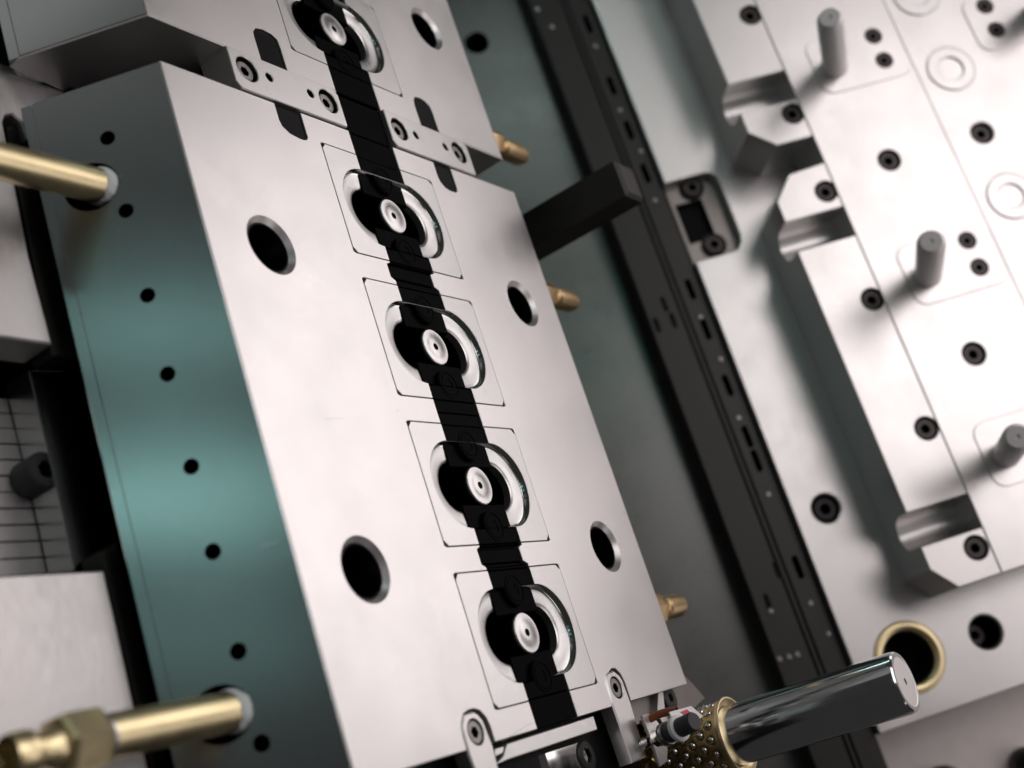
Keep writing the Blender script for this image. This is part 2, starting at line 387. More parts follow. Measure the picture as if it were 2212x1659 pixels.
def core_pin(cx, parent, off):
    c = (cx, .035); mb = MB()
    mb.lathe([(0, -.035), (.139, -.035), (.150, -.045), (.150, -.60), (0, -.60)], 48, c)
    p = mb.build('core_pin', 'black', parent, off)
    k = MB()   # silver cap with rolled rim and a small bore
    k.lathe([(.030, -.09), (.030, -.0200), (.092, -.0200), (.094, -.0212), (.138, -.0210), (.149, -.0215), (.155, -.028), (.156, -.040), (.150, -.052), (.13, -.054)], 56, c)
    k.build('pin_cap', 'steel_fine', p, ang=35)
    h = MB(); h.add([(x, y, -.034) for x, y in circle(*c, .0305, 24)], [tuple(range(24))]); h.build('bore', 'jet', p)
for i, cx in enumerate(DISC_X):
    par, of = (dieB, offB) if i == 0 else (dieA, offA)
    ring_profile(cx, par, of); core_pin(cx, par, of)

# ---- black bars lying in the channel, traced shoulders
def bar(parent, off, x0, x1, yl, yr, z, holes=(), z0=-.28, ch=.006):
    mb = MB(); mb.prism(rect(x0, x1, yl, yr), z0, z, [circle(hx, .035, .112, 36) for hx in holes], ch=ch, hch=.006)
    b = mb.build('channel_bar', 'black', parent, off)
    for hx in holes:
        s = link('socket_screw', SCREW_BLACK, b, T3((hx, .035, z - .03)))
    return b
g = .004
for i, cx in enumerate(DISC_X):
    par, of = (dieB, offB) if i == 0 else (dieA, offA)
    # bridge over the oval recess, lower than the face (two pieces either side of the pin)
    bar(par, of, cx - .352, cx - .155, CH0 + .004, CH1 - .004, -.042, ())
    bar(par, of, cx + .150, cx + .352, CH0 + .004, CH1 - .004, -.042, ())
    x0, x1 = cx - .490, cx + .478
    bar(par, of, x0 + g, cx - .245, CH0 + g, CH1 - g, -.050, (cx - .338,), -.27) if False else None
    bar(par, of, x0 + g, cx - .3525, CH0 + g, CH1 - g, -.012)
    bar(par, of, cx + .3525, x1 - g, CH0 + g, CH1 - g, -.012)
def seg(par, of, xa, xb, steps):
    """stepped black filler between two inserts"""
    e = [xa] + [xa + (xb - xa) * s for s, _ in steps[1:]] + [xb]
    for k, (s, z) in enumerate(steps): bar(par, of, e[k] + g / 2, e[k + 1] - g / 2, CH0 + g, CH1 - g, z)
seg(dieA, offA, A0, DISC_X[1] - .49, [(0, -.02)])
for k in (1, 2, 3):
    xa, xb = DISC_X[k] + .478, DISC_X[k + 1] - .488
    if k == 2: seg(dieA, offA, xa, xb, [(0, -.014), (.5, -.018)]); continue
    xn = xb - GAP - (.176 if k == 1 else .160)
    seg(dieA, offA, xa, xn - .020, [(0, -.012)])
    bar(dieA, offA, xn + .002, xn + .110, CH0 - .044, CH1 - .059, -.016)
    bar(dieA, offA, xn - .018, xn, CH0 + g, CH1 - .062, -.03); bar(dieA, offA, xn + .112, xn + .140, CH0 + g, CH1 - .062, -.03)
    seg(dieA, offA, xn + .142, xb, [(0, -.010)])
seg(dieA, offA, DISC_X[4] + .478, A1, [(0, -.014)])
seg(dieB, offB, -5.6, DISC_X[0] - .49, [(0, -.014)])
seg(dieB, offB, DISC_X[0] + .478, B1, [(0, -.014)])
bmid = MB(); bmid.prism(rect(B1 + .02, A0 - .006, CH0 + g, CH1 - g), -.28, -.02, ch=.006)
# big head screws in the bars (proud black rings)
SB = MB(); SB.lathe([(0, -.03), (.045, -.03), (.05, .002), (.085, .002), (.092, -.002), (.094, -.012), (.106, -.012), (.110, .0022), (.116, .0022), (.118, -.02)], 40)
o_ = SB.build('bar_screw', 'black'); SBM = o_.data; bpy.data.objects.remove(o_)
for i, cx in enumerate(DISC_X):
    par, of = (dieB, offB) if i == 0 else (dieA, offA)
    for s in (-1, 1):
        pad = MB(); pad.lathe([(0, -.28), (.124, -.28), (.128, -.016), (.124, -.0125), (0, -.0125)], 40, (cx + s * .334 + .004, .030)); pad.build('screw_pad', 'black', par, of)
        link('socket_screw', SBM, par, of @ T3((cx + s * .334 + .004, .030, -.010 if True else -.048)))

# ---- link plates bridging the gap
def link_plate(label, y0, y1, scr, holes, at):
    t, off = thing('link_plate', label, 'link plate', L, at, 'steel link plates bridging the two die blocks')
    x0, x1 = -2.271, -1.915; mb = MB()
    hs = [circle(-2.118, y, .108, 36) for y in scr] + [circle(-2.124, y, .038, 20) for y in holes]
    c = .05
    mb.prism([(x0, y0), (x1 - c, y0), (x1, y0 + c), (x1, y1 - .012), (x1 - .012, y1), (x0 + c, y1), (x0, y1 - c)], -.26, .020, hs, ch=.006, hch=.006, wallm=1)
    p = mb.build('plate', ['steel_fine', 'dark'], t, off)
    fl = MB(); fl.prism(rect(x0 + .02, x1 - .02, y0 + .02, y1 - .02), -.30, -.262); fl.build('backing', 'jet', t, off)
    for y in scr: link('socket_screw', SCREW, t, off @ T3((-2.112, y - .004, -.004)) @ Matrix.Rotation(random.random(), 4, 'Z'))
    for y in holes:
        pl = MB(); pl.add([(a, b, -.03) for a, b in circle(-2.124, y, .0375, 18)], [tuple(range(18))]); pl.build('dowel_end', 'dark', t, off)
link_plate('left steel link plate with two hex socket screws, over the open end of the gap', -1.528, -.283, (-1.36, -.442), (-1.122, -.655), (-2.11, -.9, 0))
link_plate('right steel link plate with two hex socket screws, right of the black channel', .335, 1.575, (.494, 1.396), (.732, 1.179), (-2.11, .95, 0))
brg, offg = thing('channel_bar', 'black steel bar carrying the channel across the gap between the two link plates', 'bar', L, (-2.1, .03, -.2))
bmid.build('bar', 'black', brg, offg)

# ---- black bed under the die blocks, added as dark backing for the gap
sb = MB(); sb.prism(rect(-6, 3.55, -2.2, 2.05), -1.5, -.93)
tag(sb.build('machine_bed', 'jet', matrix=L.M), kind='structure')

# ================================================================ far side brass nipples
def nipple(label, x, z, yend, group):
    t, off = thing('brass_nipple', label, 'hose nipple', L, (x, 2.25, z), group); 
    mb = MB(); mb.lathe([(.095, 2.22), (.095, 2.62), (.085, 2.65), (.085, 2.70), (.108, 2.72), (.112, yend - .07), (.092, yend), (.04, yend), (.04, yend - .2)], 28, (x, z), ax='y')
    mb.build('barb', 'brass', t, off, ang=35)
    hx = MB(); hx.lathe([(0.0, 2.30), (.138, 2.30), (.150, 2.33), (.150, 2.56), (.138, 2.59), (0, 2.59)], 6, (x, z), ax='y'); hx.build('hex_nut', 'brass', t, off)
GN = 'brass hose nipples on the far side of the die blocks'
nipple('brass hose nipple sticking out beside the upper block corner', -2.645, -.20, 3.12, GN)
nipple('brass hose nipple sticking out of the lower block below the dark square bar', -.912, -.20, 3.08, GN)
nipple('lowest brass hose nipple, above the guide post', 2.31, -.20, 3.06, GN)

# ================================================================ yellow coolant pipes (axis along -Y of L)
def pipe(label, px_in, r, ylen, nut, at_t, seedv):
    # axis point on the slanted side
    p = FT.M @ Vector((at_t[0], at_t[1], -.05)); p = L.M.inverted() @ p
    x, y, z = p
    t, off = thing('coolant_pipe', label, 'pipe', L, (x, y, z), 'yellow zinc coolant pipes screwed into the slanted side')
    mb = MB(); y1 = y - ylen
    mb.lathe([(0, y), (r, y), (r, y1)] + ([] if nut else [(r * .7, y1), (r * .7, y1 + .3)]), 44, (x, z), ax='y')
    mb.build('tube', 'gold', t, off, ang=40)
    tp = MB(); rnd = random.Random(seedv); n = 40; vs = []; rows = 9
    for j in range(rows):
        yy = y - .06 + j * .019
        for k in range(n):
            a = 2 * math.pi * k / n; rr = r + .006 + rnd.uniform(0, .012) + (.022 * max(0, math.sin(a * 3 + seedv)) if j > 5 else 0)
            if j == 0: rr = r + .002
            vs.append((x + rr * math.sin(a), yy + rnd.uniform(-.008, .008), z + rr * math.cos(a)))
    tp.add(vs, [(j * n + k, j * n + (k + 1) % n, (j + 1) * n + (k + 1) % n, (j + 1) * n + k) for j in range(rows - 1) for k in range(n)])
    for k in range(13):    # frayed threads of tape
        a = rnd.uniform(-.4, 1.9) + seedv * 0; ln = rnd.uniform(.02, .06); b = a + rnd.uniform(-.2, .2); rr = r + .02
        y0 = y + rnd.uniform(.02, .08)
        q0 = (x + rr * math.sin(a), y0, z + rr * math.cos(a)); q1 = (x + (rr + ln) * math.sin(b), y0 + rnd.uniform(.0, .04), z + (rr + ln) * math.cos(b))
        wv = .008; tp.add([q0, (q0[0] + wv, q0[1] + wv, q0[2]), q1, (q0[0], q0[1] - wv, q0[2] + wv)], [(0, 1, 2), (1, 3, 2), (3, 0, 2)])
    tp.build('thread_tape', 'tape', t, off, ang=80)
    if nut:
        h = MB(); h.lathe([(r, y1 + .02), (r * 1.26, y1 + .02), (r * 1.42, y1 - .012), (r * 1.42, y1 - .22), (r * 1.28, y1 - .25), (r * .9, y1 - .25)], 6, (x, z), ax='y')
        h.build('hex_nut', 'gold', t, off, ang=25)
        c = MB(); c.lathe([(.06, y1 + .06), (r * 1.04, y1 + .055), (r * 1.06, y1 + .03), (.06, y1 + .02)], 36, (x, z), ax='y'); c.build('collar', 'steel_fine', t, off)
        b = MB(); y2 = y1 - .24
        b.lathe([(r * .8, y2), (r * .95, y2 - .01), (r * .98, y2 - .04), (r * .78, y2 - .09), (r * .78, y2 - .13), (r * .95, y2 - .17), (r * .97, y2 - .19), (r * .93, y2 - .265), (r * .86, y2 - .29), (r * .66, y2 - .29), (r * .62, y2 - .27), (r * .58, y2 - .2), (0, y2 - .2)], 40, (x, z), ax='y')
        b.build('hose_barb', 'gold', t, off, ang=40)
pipe('upper yellow zinc pipe with frayed white tape, running off the left edge', None, .118, 1.6, False, (.752, -.60), 1)
pipe('lower yellow zinc pipe ending in a hex nut and open barb', None, .122, 1.01, True, (4.318, -.60), 2)

# ================================================================ left background (frame L, lower levels)
def lprism(name, label, cat, pts_px, z, th, m, ch=.01, group=None, holes=(), kind=None):
    p = L.poly(pts_px, z); c = [sum(q[i] for q in p) / len(p) for i in (0, 1)]
    t, off = thing(name, label, cat, L, (c[0], c[1], z - th), group)
    mb = MB(); mb.prism(p, z - th, z, holes, ch=ch); o = mb.build('plate', m, t, off); return t, off
t, off = lprism('support_plate', 'pale milled support plate in the upper left corner behind the yellow pipe', 'plate',
       [(-120, 92), (200, 208), (60, 300), (44, 262), (28, 247), (12, 250), (7, 265), (63, 553), (113, 743), (-150, 705)], -1.00, .3, 'worn', .012)
t, off = lprism('support_plate', 'pale scratched support plate in the lower left corner under the pipe nut', 'plate',
       [(-150, 1251), (225, 1232), (320, 1659), (360, 1840), (-150, 1840)], -1.00, .3, 'worn', .012)
lprism('edge_rail', 'dark grey rail beside the upper left plate', 'rail', [(14, 272), (40, 262), (170, 768), (114, 770)], -1.06, .2, 'rail', .012)
lprism('edge_rail', 'dark grey rail beside the lower left plate', 'rail', [(219, 1190), (250, 1170), (400, 1800), (362, 1800)], -1.06, .2, 'rail', .012)
lprism('side_plate', 'dark teal lit plate left of the slanted side with an angled lower end', 'plate',
       [(62, 800), (190, 800), (200, 776), (290, 1155), (258, 1174), (172, 1219), (162, 1231), (135, 1106)], -1.36, .25, 'steel_side', .008)
tp_, of_ = thing('laminated_pack', 'stack of thin steel strips on edge behind the black cap screw', 'strip pack', L, (.5, -2.9, -1.3))
xs = L.px(60, 862, -1.62)[0]; xe = L.px(60, 1241, -1.62)[0]; ys_ = L.px(117, 1040, -1.62)[1] - .006
for k in range(11):
    mb = MB(); wd = (xe - xs) / 11; x0 = xs + k * wd
    mb.prism(rect(x0 + .003, x0 + wd - .003, -4.9, ys_), -1.85, -1.625 + random.uniform(-.006, .004), ch=.006)
    o = mb.build('strip', 'steel', tp_, of_)
cq = L.px(103, 1012, -1.40); cs, ofc = thing('cap_screw', 'black hex socket cap screw standing on the strip pack', 'screw', L, (cq[0], cq[1], -1.62))
mb = MB(); mb.prism(circle(0, 0, .128, 40), -.21, 0, [hexa(.062, a0=.2)], ch=.014, hch=.006, wallm=1)
mb.add([(x, y, -.10) for x, y in hexa(.064, a0=.2)], [(0, 1, 2, 3, 4, 5)], 1)
mb.build('head', ['rubber', 'jet'], cs, T3((0, 0, .21)))
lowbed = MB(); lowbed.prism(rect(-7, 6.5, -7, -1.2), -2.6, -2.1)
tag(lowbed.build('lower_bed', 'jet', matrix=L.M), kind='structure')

# ================================================================ middle: dark square bar
t, off = thing('square_bar', 'dark rectangular steel bar reaching toward the viewer from the well', 'bar', L, (-1.7, 2.96, -2.))
mb = MB(); mb.prism(rect(-1.905, -1.515, 2.79, 3.15), -3.2, .9, ch=.035); mb.build('bar', 'rail', t, off, ang=20)

# ================================================================ RIGHT HALF (frame FR)
# well plate
mb = MB(); hc = FR.px(1030, 92, -.5)
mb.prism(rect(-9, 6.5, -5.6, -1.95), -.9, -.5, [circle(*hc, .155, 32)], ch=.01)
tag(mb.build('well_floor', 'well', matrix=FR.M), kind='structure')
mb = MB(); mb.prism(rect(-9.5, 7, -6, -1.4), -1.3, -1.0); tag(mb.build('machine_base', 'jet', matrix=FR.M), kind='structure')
# rail with screws and slots
HR = -.10
rt, ro = thing('guide_rail', 'long dark rail with recessed slots and small screws between the two die halves', 'rail', FR, (0, -1.7, -.5))
mb = MB()
mb.prism(rect(-8.5, 5.6, -2.075, -1.675), -.5, HR - .03, ch=.01); mb.build('rail_strip', 'rail', rt, ro)
mb = MB(); mb.prism(rect(-8.5, 5.6, -1.66, -1.615), -.5, HR - .015, ch=.005); mb.build('rail_rib', 'rail', rt, ro); mb = MB()
slots = [FR.px(*p, HR) for p in ((1277, 50), (1329, 183), (1374, 277), (1400, 373), (1395, 520), (1498, 623), (1543, 706), (1580, 830), (1641, 993), (1730, 1223), (1625, 940))]
slots = [s for s in slots if -1.57 < s[1] < -1.35] 
slotl = [[(sx + (y - (-1.45)) * 1, x) for x, y in ()] for sx in ()]
def slotx(cx, cy, hl, r, n=8):
    return [(cx + hl + r * math.cos(a), cy + r * math.sin(a)) for a in [R_(-90 + 180 * i / n) for i in range(n + 1)]] + [(cx - hl - r * math.cos(a), cy - r * math.sin(a)) for a in [R_(-90 + 180 * i / n) for i in range(n + 1)]]
mb.prism(rect(-8.5, 5.6, -1.60, -1.325), -.5, HR, [slotx(s[0], -1.46, .10, .036) for s in slots], ch=.01, hch=.004, wallm=1)
mb.build('rail', ['rail', 'jet'], rt, ro)
SMALL = MB(); SMALL.lathe([(0, .012), (.02, .012), (.034, .004), (.036, -.02)], 16); o_ = SMALL.build('rail_screw', 'screw'); SMM = o_.data; bpy.data.objects.remove(o_)
for p in ((1192, 55), (1286, 100), (1339, 238), (1384, 327), (1415, 433), (1513, 685), (1557, 776), (1596, 903), (1660, 1068), (1751, 1303), (1790, 1369), (1666, 1319), (1684, 1423), (1705, 1418), (1723, 1413), (1160, 17)):
    q = FR.px(*p, HR); link('rail_screw', SMM, rt, ro @ T3((q[0], q[1], HR if q[1] > -1.61 else HR - .03)))
# black patches on rail (secondary slots)
for p in ((1420, 700), (1455, 690), (1436, 655), (1680, 1230), (1660, 1300)):
    q = FR.px(*p, HR); mb = MB(); mb.prism(slotx(q[0], q[1], .07, .03), HR - .1, HR - .026); mb.build('slot_cover', 'jet', rt, ro)

# base plate
PB = 4.1   # right extent
bt, bo = thing('base_plate', 'wide pale steel base plate carrying the right die half, with a bronze lined guide bore', 'base plate', FR, (1., 1., -.55))
pocket = FR.poly([(1434, 400), (1524, 371), (1539, 376), (1597, 501), (1594, 524), (1580, 539), (1499, 563)])
pk = [(-2.31, -1.31), (-2.31, -.80), (-2.285, -.715), (-2.21, -.665), (-2.12, -.655), (-1.43, -.655), (-1.32, -.675), (-1.245, -.74), (-1.225, -.82), (-1.225, -1.31)]
bush = (3.881, -.673); bolt = FR.px(2130, 1365); scw = FR.px(1785, 1098)
outl = [(-8.5, -1.31)] + pk + [(4.535, -1.31), (4.535, PB), (-8.5, PB)]
mb = MB(); mb.prism(outl, -.55, 0, [circle(*bush, .385, 56), circle(*bolt, .185, 40), circle(*scw, .165, 40)], ch=.012, hch=.02, wallm=0)
mb.build('plate', 'steel', bt, bo)
mb = MB(); psc = [FR.px(*p, -.1) for p in ((1495.5, 404.5), (1543.6, 527.4))]
mb.prism(rect(-2.4, -1.15, -1.30, -.6), -.55, -.15, [rect(-2.05, -1.52, -1.24, -.90)] + [circle(*q, .115, 30) for q in psc], ch=.008, wallm=1)
mb.build('pocket_floor', ['grey', 'jet'], bt, bo)
mb = MB(); mb.prism(rect(-2.06, -1.51, -1.25, -.89), -.545, -.24); mb.build('pocket_hole', 'jet', bt, bo)
for p in ((1495.5, 404.5), (1543.6, 527.4)):
    q = FR.px(*p, -.1); mb = MB(); mb.lathe([(.125, -.152), (.15, -.150), (.155, -.12), (.145, -.105), (.130, -.11), (.126, -.15)], 36, q)
    mb.build('screw_seat', 'rail', bt, bo); link('socket_screw', SCREW_R, bt, bo @ T3((q[0], q[1], -.10)))
mb = MB(); mb.lathe([(.385, -.02), (.372, .012), (.345, .018), (.305, .006), (.285, -.03), (.28, -.54)], 64, bush)
mb.build('guide_bushing', 'gold', bt, bo, ang=50)
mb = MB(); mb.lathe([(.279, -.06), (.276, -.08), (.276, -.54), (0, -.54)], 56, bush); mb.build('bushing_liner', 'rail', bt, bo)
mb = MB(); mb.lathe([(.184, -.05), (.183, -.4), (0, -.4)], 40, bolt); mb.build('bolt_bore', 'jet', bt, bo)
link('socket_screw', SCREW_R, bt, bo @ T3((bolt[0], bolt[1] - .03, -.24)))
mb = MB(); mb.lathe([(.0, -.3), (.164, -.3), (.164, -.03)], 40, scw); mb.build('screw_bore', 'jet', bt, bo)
link('socket_screw', SCREW_BLACK, bt, bo @ T3((scw[0], scw[1], -.04)) @ Matrix.Scale(1.35, 4))

# stepped blocks on the base plate
H = .8
def uprof(w, d, n=10):
    """half of block profile in (a,h): U groove of width w, depth d"""
    r = w / 2; pts = [(0, 0)]
    pts += [(0, -(d - r))] + [(r - r * math.cos(R_(180 * i / n)), -(d - r) - r * math.sin(R_(180 * i / n))) for i in range(1, n)] + [(w, -(d - r)), (w, 0)]
    return pts
def stepped_block(label, lobes, grooves, screws, at):
    t, off = thing('stepped_block', label, 'die block', FR, at)
    mb = MB()
    for pl in lobes:
        sc = [circle(a, b, .135, 36) for a, b, *_ in screws if min(p[0] for p in pl) < a < max(p[0] for p in pl)]
        mb.prism(pl, .004, H, sc, ch=.010, hch=.008, wallm=1)
    # U grooves: profile (a,h) extruded along b
    for a0, a1, b0, b1 in grooves:
        pr = uprof(a1 - a0, .44); poly = [(a0, .004)] + [(a0 + x, H + y - .0) for x, y in pr[1:-1]] + [(a1, .004)]
        q = MB(); q.prism(poly, 0, b1 - b0)
        mb.add([(x, b0 + z, y) for x, y, z in q.v], q.f)
    mb.build('body', ['steel', 'screw_dark'], t, off)
    for a, b, *m in screws: link('socket_screw', SCREW_R, t, off @ T3((a, b, H - .03)))
LB, RB = -.402, .62
stepped_block('upper stepped block with a round groove and a chamfered lower end', [
    [(-8.4, LB), (-2.985, LB), (-2.985, RB), (-8.4, RB)],
    [(-2.59, LB), (-2.314, LB), (-2.07, -.135), (-2.065, RB), (-2.59, RB)]], [(-2.985, -2.59, LB, RB)], [(-3.816, .207), (-2.409, .209)], (-3.2, 0, 0))
stepped_block('long lower stepped block with two round grooves and four socket screws', [
    [(-1.70, .30), (-1.675, -.13), (-1.38, LB), (-1.112, LB), (-1.112, RB), (-1.70, RB)],
    [(-.735, LB), (2.45, LB), (2.45, RB), (-.735, RB)],
    [(2.835, LB), (3.09, LB), (3.355, -.18), (3.352, RB), (2.835, RB)]],
    [(-1.112, -.735, LB, RB), (2.45, 2.835, LB, RB)], [(-1.348, .207), (.057, .206), (1.641, .19), (3.022, .175)], (1., 0, 0))

# top plate
tt, to = thing('top_plate', 'brightly lit top plate with angled pins, round bosses and socket screws at the right edge', 'plate', FR, (0., 1.8, .4))
HT = H + .018
med = [(-1.506, 1.076), (-1.521, 2.295), (1.002, 1.053), (.99, 2.28)]
mb = MB(); mb.prism([(-8.4, .325), (3.352, .325), (3.352, PB), (-8.4, PB)], .02, HT, [circle(a, b, .138, 36) for a, b in med] + [circle(a + da, b + .612, .107, 30) for a, b in ((-2.841, .927), (-.021, .930), (2.179, .915), (-2.85, 2.44)) for da in (-.268, .080)], ch=.008, hch=.008, wallm=1)
mb.build('plate', ['steel', 'screw_dark'], tt, to)
for a, b in med: link('socket_screw', SCREW_R, tt, to @ T3((a, b, HT - .03)))
for b0, b1 in ((1.86, 2.74),):
    mb = MB(); mb.prism(rect(-8.4, 3.33, b0, b1), HT, HT + .010, [circle(a, 2.28, .30, 48) for a in (-3.505, -2.425, -.661, .55, 1.75)] + [circle(a, b, .15, 36) for a, b in med if b > 2], ch=.004)
    mb.build('raised_band', 'steel', tt, to)
for a in (-3.505, -2.425, -.661, .55, 1.75):
    mb = MB(); mb.lathe([(.29, HT), (.292, HT + .014), (.284, HT + .022), (.165, HT + .022), (.155, HT + .014), (.150, HT - .015), (.02, HT - .015), (.015, HT - .03), (0, HT - .03)], 56, (a, 2.28)); mb.build('round_boss', 'steel_fine', tt, to, ang=35)
pv = np.array([.287, .177, .942]); pdir = -np.array([pv @ E1, pv @ C_, pv @ M_]); pdir /= np.linalg.norm(pdir)
def pin_len(base, tip):       # length along pdir so the tip lands on a pixel row
    best = None
    for k in range(20, 140):
        s = k * .01; q = np.array([base[0], base[1], H]) + pdir * s
        c = FR.o + FR.B.T @ q; y = PY + FL * c[1] / c[2]
        if best is None or abs(y - tip[1]) < best[0]: best = (abs(y - tip[1]), s)
    return best[1]
for i, ((a, b), tip) in enumerate((((-2.841, .927), (1800, 40)), ((-.021, .930), (2015, 523)), ((2.179, .915), (2190, 945)), ((-2.85, 3.66), (2290, -30)))):
    mb = MB(); o1 = rrect(a - .42, a + .335, b - .27, b + .915, .16, 6)
    sm = [(a - .268, b + .612), (a + .080, b + .612)]
    if i == 3: o1 = rrect(a - .42, a + .335, b - .90, b + .27, .16, 6); sm = [(a - .268, b - .608), (a + .080, b - .608)]
    mb.prism(o1, HT, HT + .013, [circle(x, y, .107, 30) for x, y in sm], ch=.006, hch=.006); pp = mb.build('pin_plate', 'steel', tt, to)
    for x, y in sm: link('socket_screw', SCREW_RS, pp, T3((x, y, HT + .004)) @ Matrix.Scale(1.12, 4))
    ln = pin_len((a, b), tip); r = .148
    mb = MB(); mb.lathe([(r, -.05), (r, ln - .10), (r * .80, ln - .02), (r * .74, ln), (.03, ln), (.012, ln - .03), (0, ln - .03)], 48)
    zax = Vector(pdir); xa = Vector((1, 0, 0)); xa = (xa - zax * xa.dot(zax)).normalized(); ya = zax.cross(xa)
    mm = Matrix((xa, ya, zax)).transposed().to_4x4(); mm.translation = (a, b, HT + .01)
    mb.build('angle_pin', 'pin', pp, mm, ang=30)

# bench at the bottom right
bx = FR.px(1915, 1659, -1.25)[1]
mb = MB(); mb.prism(rect(-9, 11, bx, 9), -1.7, -1.25); tag(mb.build('workbench', 'bench', matrix=FR.M), kind='structure')

# ================================================================ guide post (frame L)
GX, GY = 3.55, 2.0
gt, go = thing('guide_post', 'polished steel guide post rising from a bronze ball cage', 'guide post', L, (GX, GY, -.6))
mb = MB(); mb.lathe([(.245, -.6), (.245, 1.85), (.240, 1.892), (.228, 1.905), (.20, 1.906)], 72, (GX, GY))
mb.lathe([(.20, 1.906), (.195, 1.903), (.026, 1.903), (.018, 1.88), (0, 1.88)], 72, (GX, GY), m=1)
mb.build('post', ['chrome', 'steel'], gt, go, ang=25)
rc, z0c, z1c = .292, -.62, .37; nb, dz = 15, .088
balls = []; j = 0; zz = z1c - .075
while zz > z0c:
    for k in range(nb): balls.append((2 * math.pi * (k + .5 * (j % 2)) / nb, zz))
    zz -= dz; j += 1
NU, NV = 300, 110; vs = []
for v in range(NV + 1):
    z = z0c + (z1c - z0c) * v / NV
    for u in range(NU):
        a = 2 * math.pi * u / NU; r = rc
        jj = (z1c - .075 - z) / dz
        for jr in (math.floor(jj), math.ceil(jj)):
            if jr < 0: continue
            zc = z1c - .075 - jr * dz; kk = a / (2 * math.pi) * nb - .5 * (jr % 2); da = (kk - round(kk)) * 2 * math.pi / nb
            d = math.hypot(da * rc, z - zc)
            if d < .039: r = rc - .030 * min(1, (.039 - d) / .006)
        vs.append((GX + r * math.cos(a), GY + r * math.sin(a), z))
cb = MB(); cb.add(vs, [(v * NU + u, v * NU + (u + 1) % NU, (v + 1) * NU + (u + 1) % NU, (v + 1) * NU + u) for v in range(NV) for u in range(NU)])
cage = cb.build('ball_cage', 'bronze', gt, go, ang=50)
mb = MB(); mb.lathe([(.288, z1c - .012), (.312, z1c - .004), (.322, z1c + .02), (.318, z1c + .035), (.306, z1c + .036), (.292, z1c + .015), (.270, z1c + .002), (.252, z1c - .01)], 72, (GX, GY)); mb.build('cage_ring', 'gold', cage, None, ang=60)
bl = MB(); nn = 8
for j in range(nn + 1):
    for k in range(12):
        ph = math.pi * j / nn; bl.v.append((.030 * math.sin(ph) * math.cos(2 * math.pi * k / 12), .030 * math.sin(ph) * math.sin(2 * math.pi * k / 12), .030 * math.cos(ph)))
bl.f = [(j * 12 + k, j * 12 + (k + 1) % 12, (j + 1) * 12 + (k + 1) % 12, (j + 1) * 12 + k) for j in range(nn) for k in range(12)]; bl.m = [0] * len(bl.f)
o_ = bl.build('ball', 'polish', ang=180); BM_ = o_.data; bpy.data.objects.remove(o_)
for a, z in balls:
    if z < -.15: continue
    link('ball', BM_, cage, T3((GX + (rc - .010) * math.cos(a), GY + (rc - .010) * math.sin(a), z)))

# ================================================================ bottom assembly (frame L)
def clip(label, outline_px, z, scr_px, at):
    p = L.poly(outline_px, z); t, off = thing('clip_finger', label, 'clip', L, at, 'steel clip fingers screwed to the lower block edge')
    s = L.px(*scr_px, z); mb = MB(); mb.prism(p, z - .12, z, [circle(*s, .088, 36)], ch=.012, hch=.005, wallm=1)
    mb.build('finger', ['steel', 'dark'], t, off); link('socket_screw', SCREW, t, off @ T3((s[0], s[1], z - .008)) @ Matrix.Scale(.93, 4)); return t, off
z1 = .012
clip('left clip finger with a hex socket screw, beside the end bar', [(1001, 1543), (1024, 1536), (1034, 1543), (1044, 1556), (1066, 1613), (1079, 1665), (1110, 1790), (1058, 1790), (1027, 1665), (1014, 1631), (998, 1568)], z1, (1028, 1581), (2.9, -.97, 0))
tc, oc = clip('right clip finger with a hex socket screw and a faint scratched mark', [(1311, 1455), (1326, 1448), (1338, 1458), (1345, 1469), (1361, 1512), (1397, 1635), (1367, 1648), (1325, 1526), (1310, 1473)], z1, (1332, 1485), (2.9, 1.03, 0))
# scratched mark
mk = MB(); rnd = random.Random(3)
pts = [(1378, 1607), (1381, 1596), (1383, 1606), (1386, 1594), (1389, 1604), (1392, 1598), (1380, 1600), (1394, 1602)]
for i in range(len(pts) - 1):
    a, b = L.px(*pts[i], z1), L.px(*pts[i + 1], z1); w_ = .003
    mk.add([(a[0], a[1], z1 + .0015), (b[0], b[1], z1 + .0015), (b[0] + w_, b[1] + w_, z1 + .0015), (a[0] + w_, a[1] + w_, z1 + .0015)], [(0, 1, 2, 3)])
mk.build('scratched_mark', 'screw_dark', tc, oc)
# clip slot floors
t, off = thing('end_block', 'black end block below the lower edge of the large die block', 'block', L, (3.4, 0, -1.2))
mb = MB(); mb.prism([(2.7, -1.3), (2.7, -.75), (3.0, -.75), (3.0, .8), (2.7, .8), (2.7, 1.25), (3.0, 1.25), (3.0, 1.3), (4.9, 1.3), (4.9, -1.9), (3.0, -1.9), (3.0, -1.3)], -1.2, -.16, ch=.01)
mb.build('block', 'jet', t, off)
# end bar with its lower lip
t, off = thing('end_bar', 'narrow bright end bar across the mouth of the black channel', 'bar', L, (3.1, -.1, -.1))
mb = MB(); p = L.poly([(1096, 1606), (1282, 1546), (1291, 1576), (1187, 1611), (1100, 1640), (1072, 1651), (1088, 1632), (1092, 1615)], -.03)
mb.prism(p, -.14, -.03, ch=.006); mb.build('bar', 'steel_fine', t, off)
mb = MB(); p = L.poly([(1069, 1619), (1088, 1613), (1086, 1625), (1070, 1633)], -.04); mb.prism(p, -.14, -.04); mb.build('bar_end', 'steel_fine', t, off)
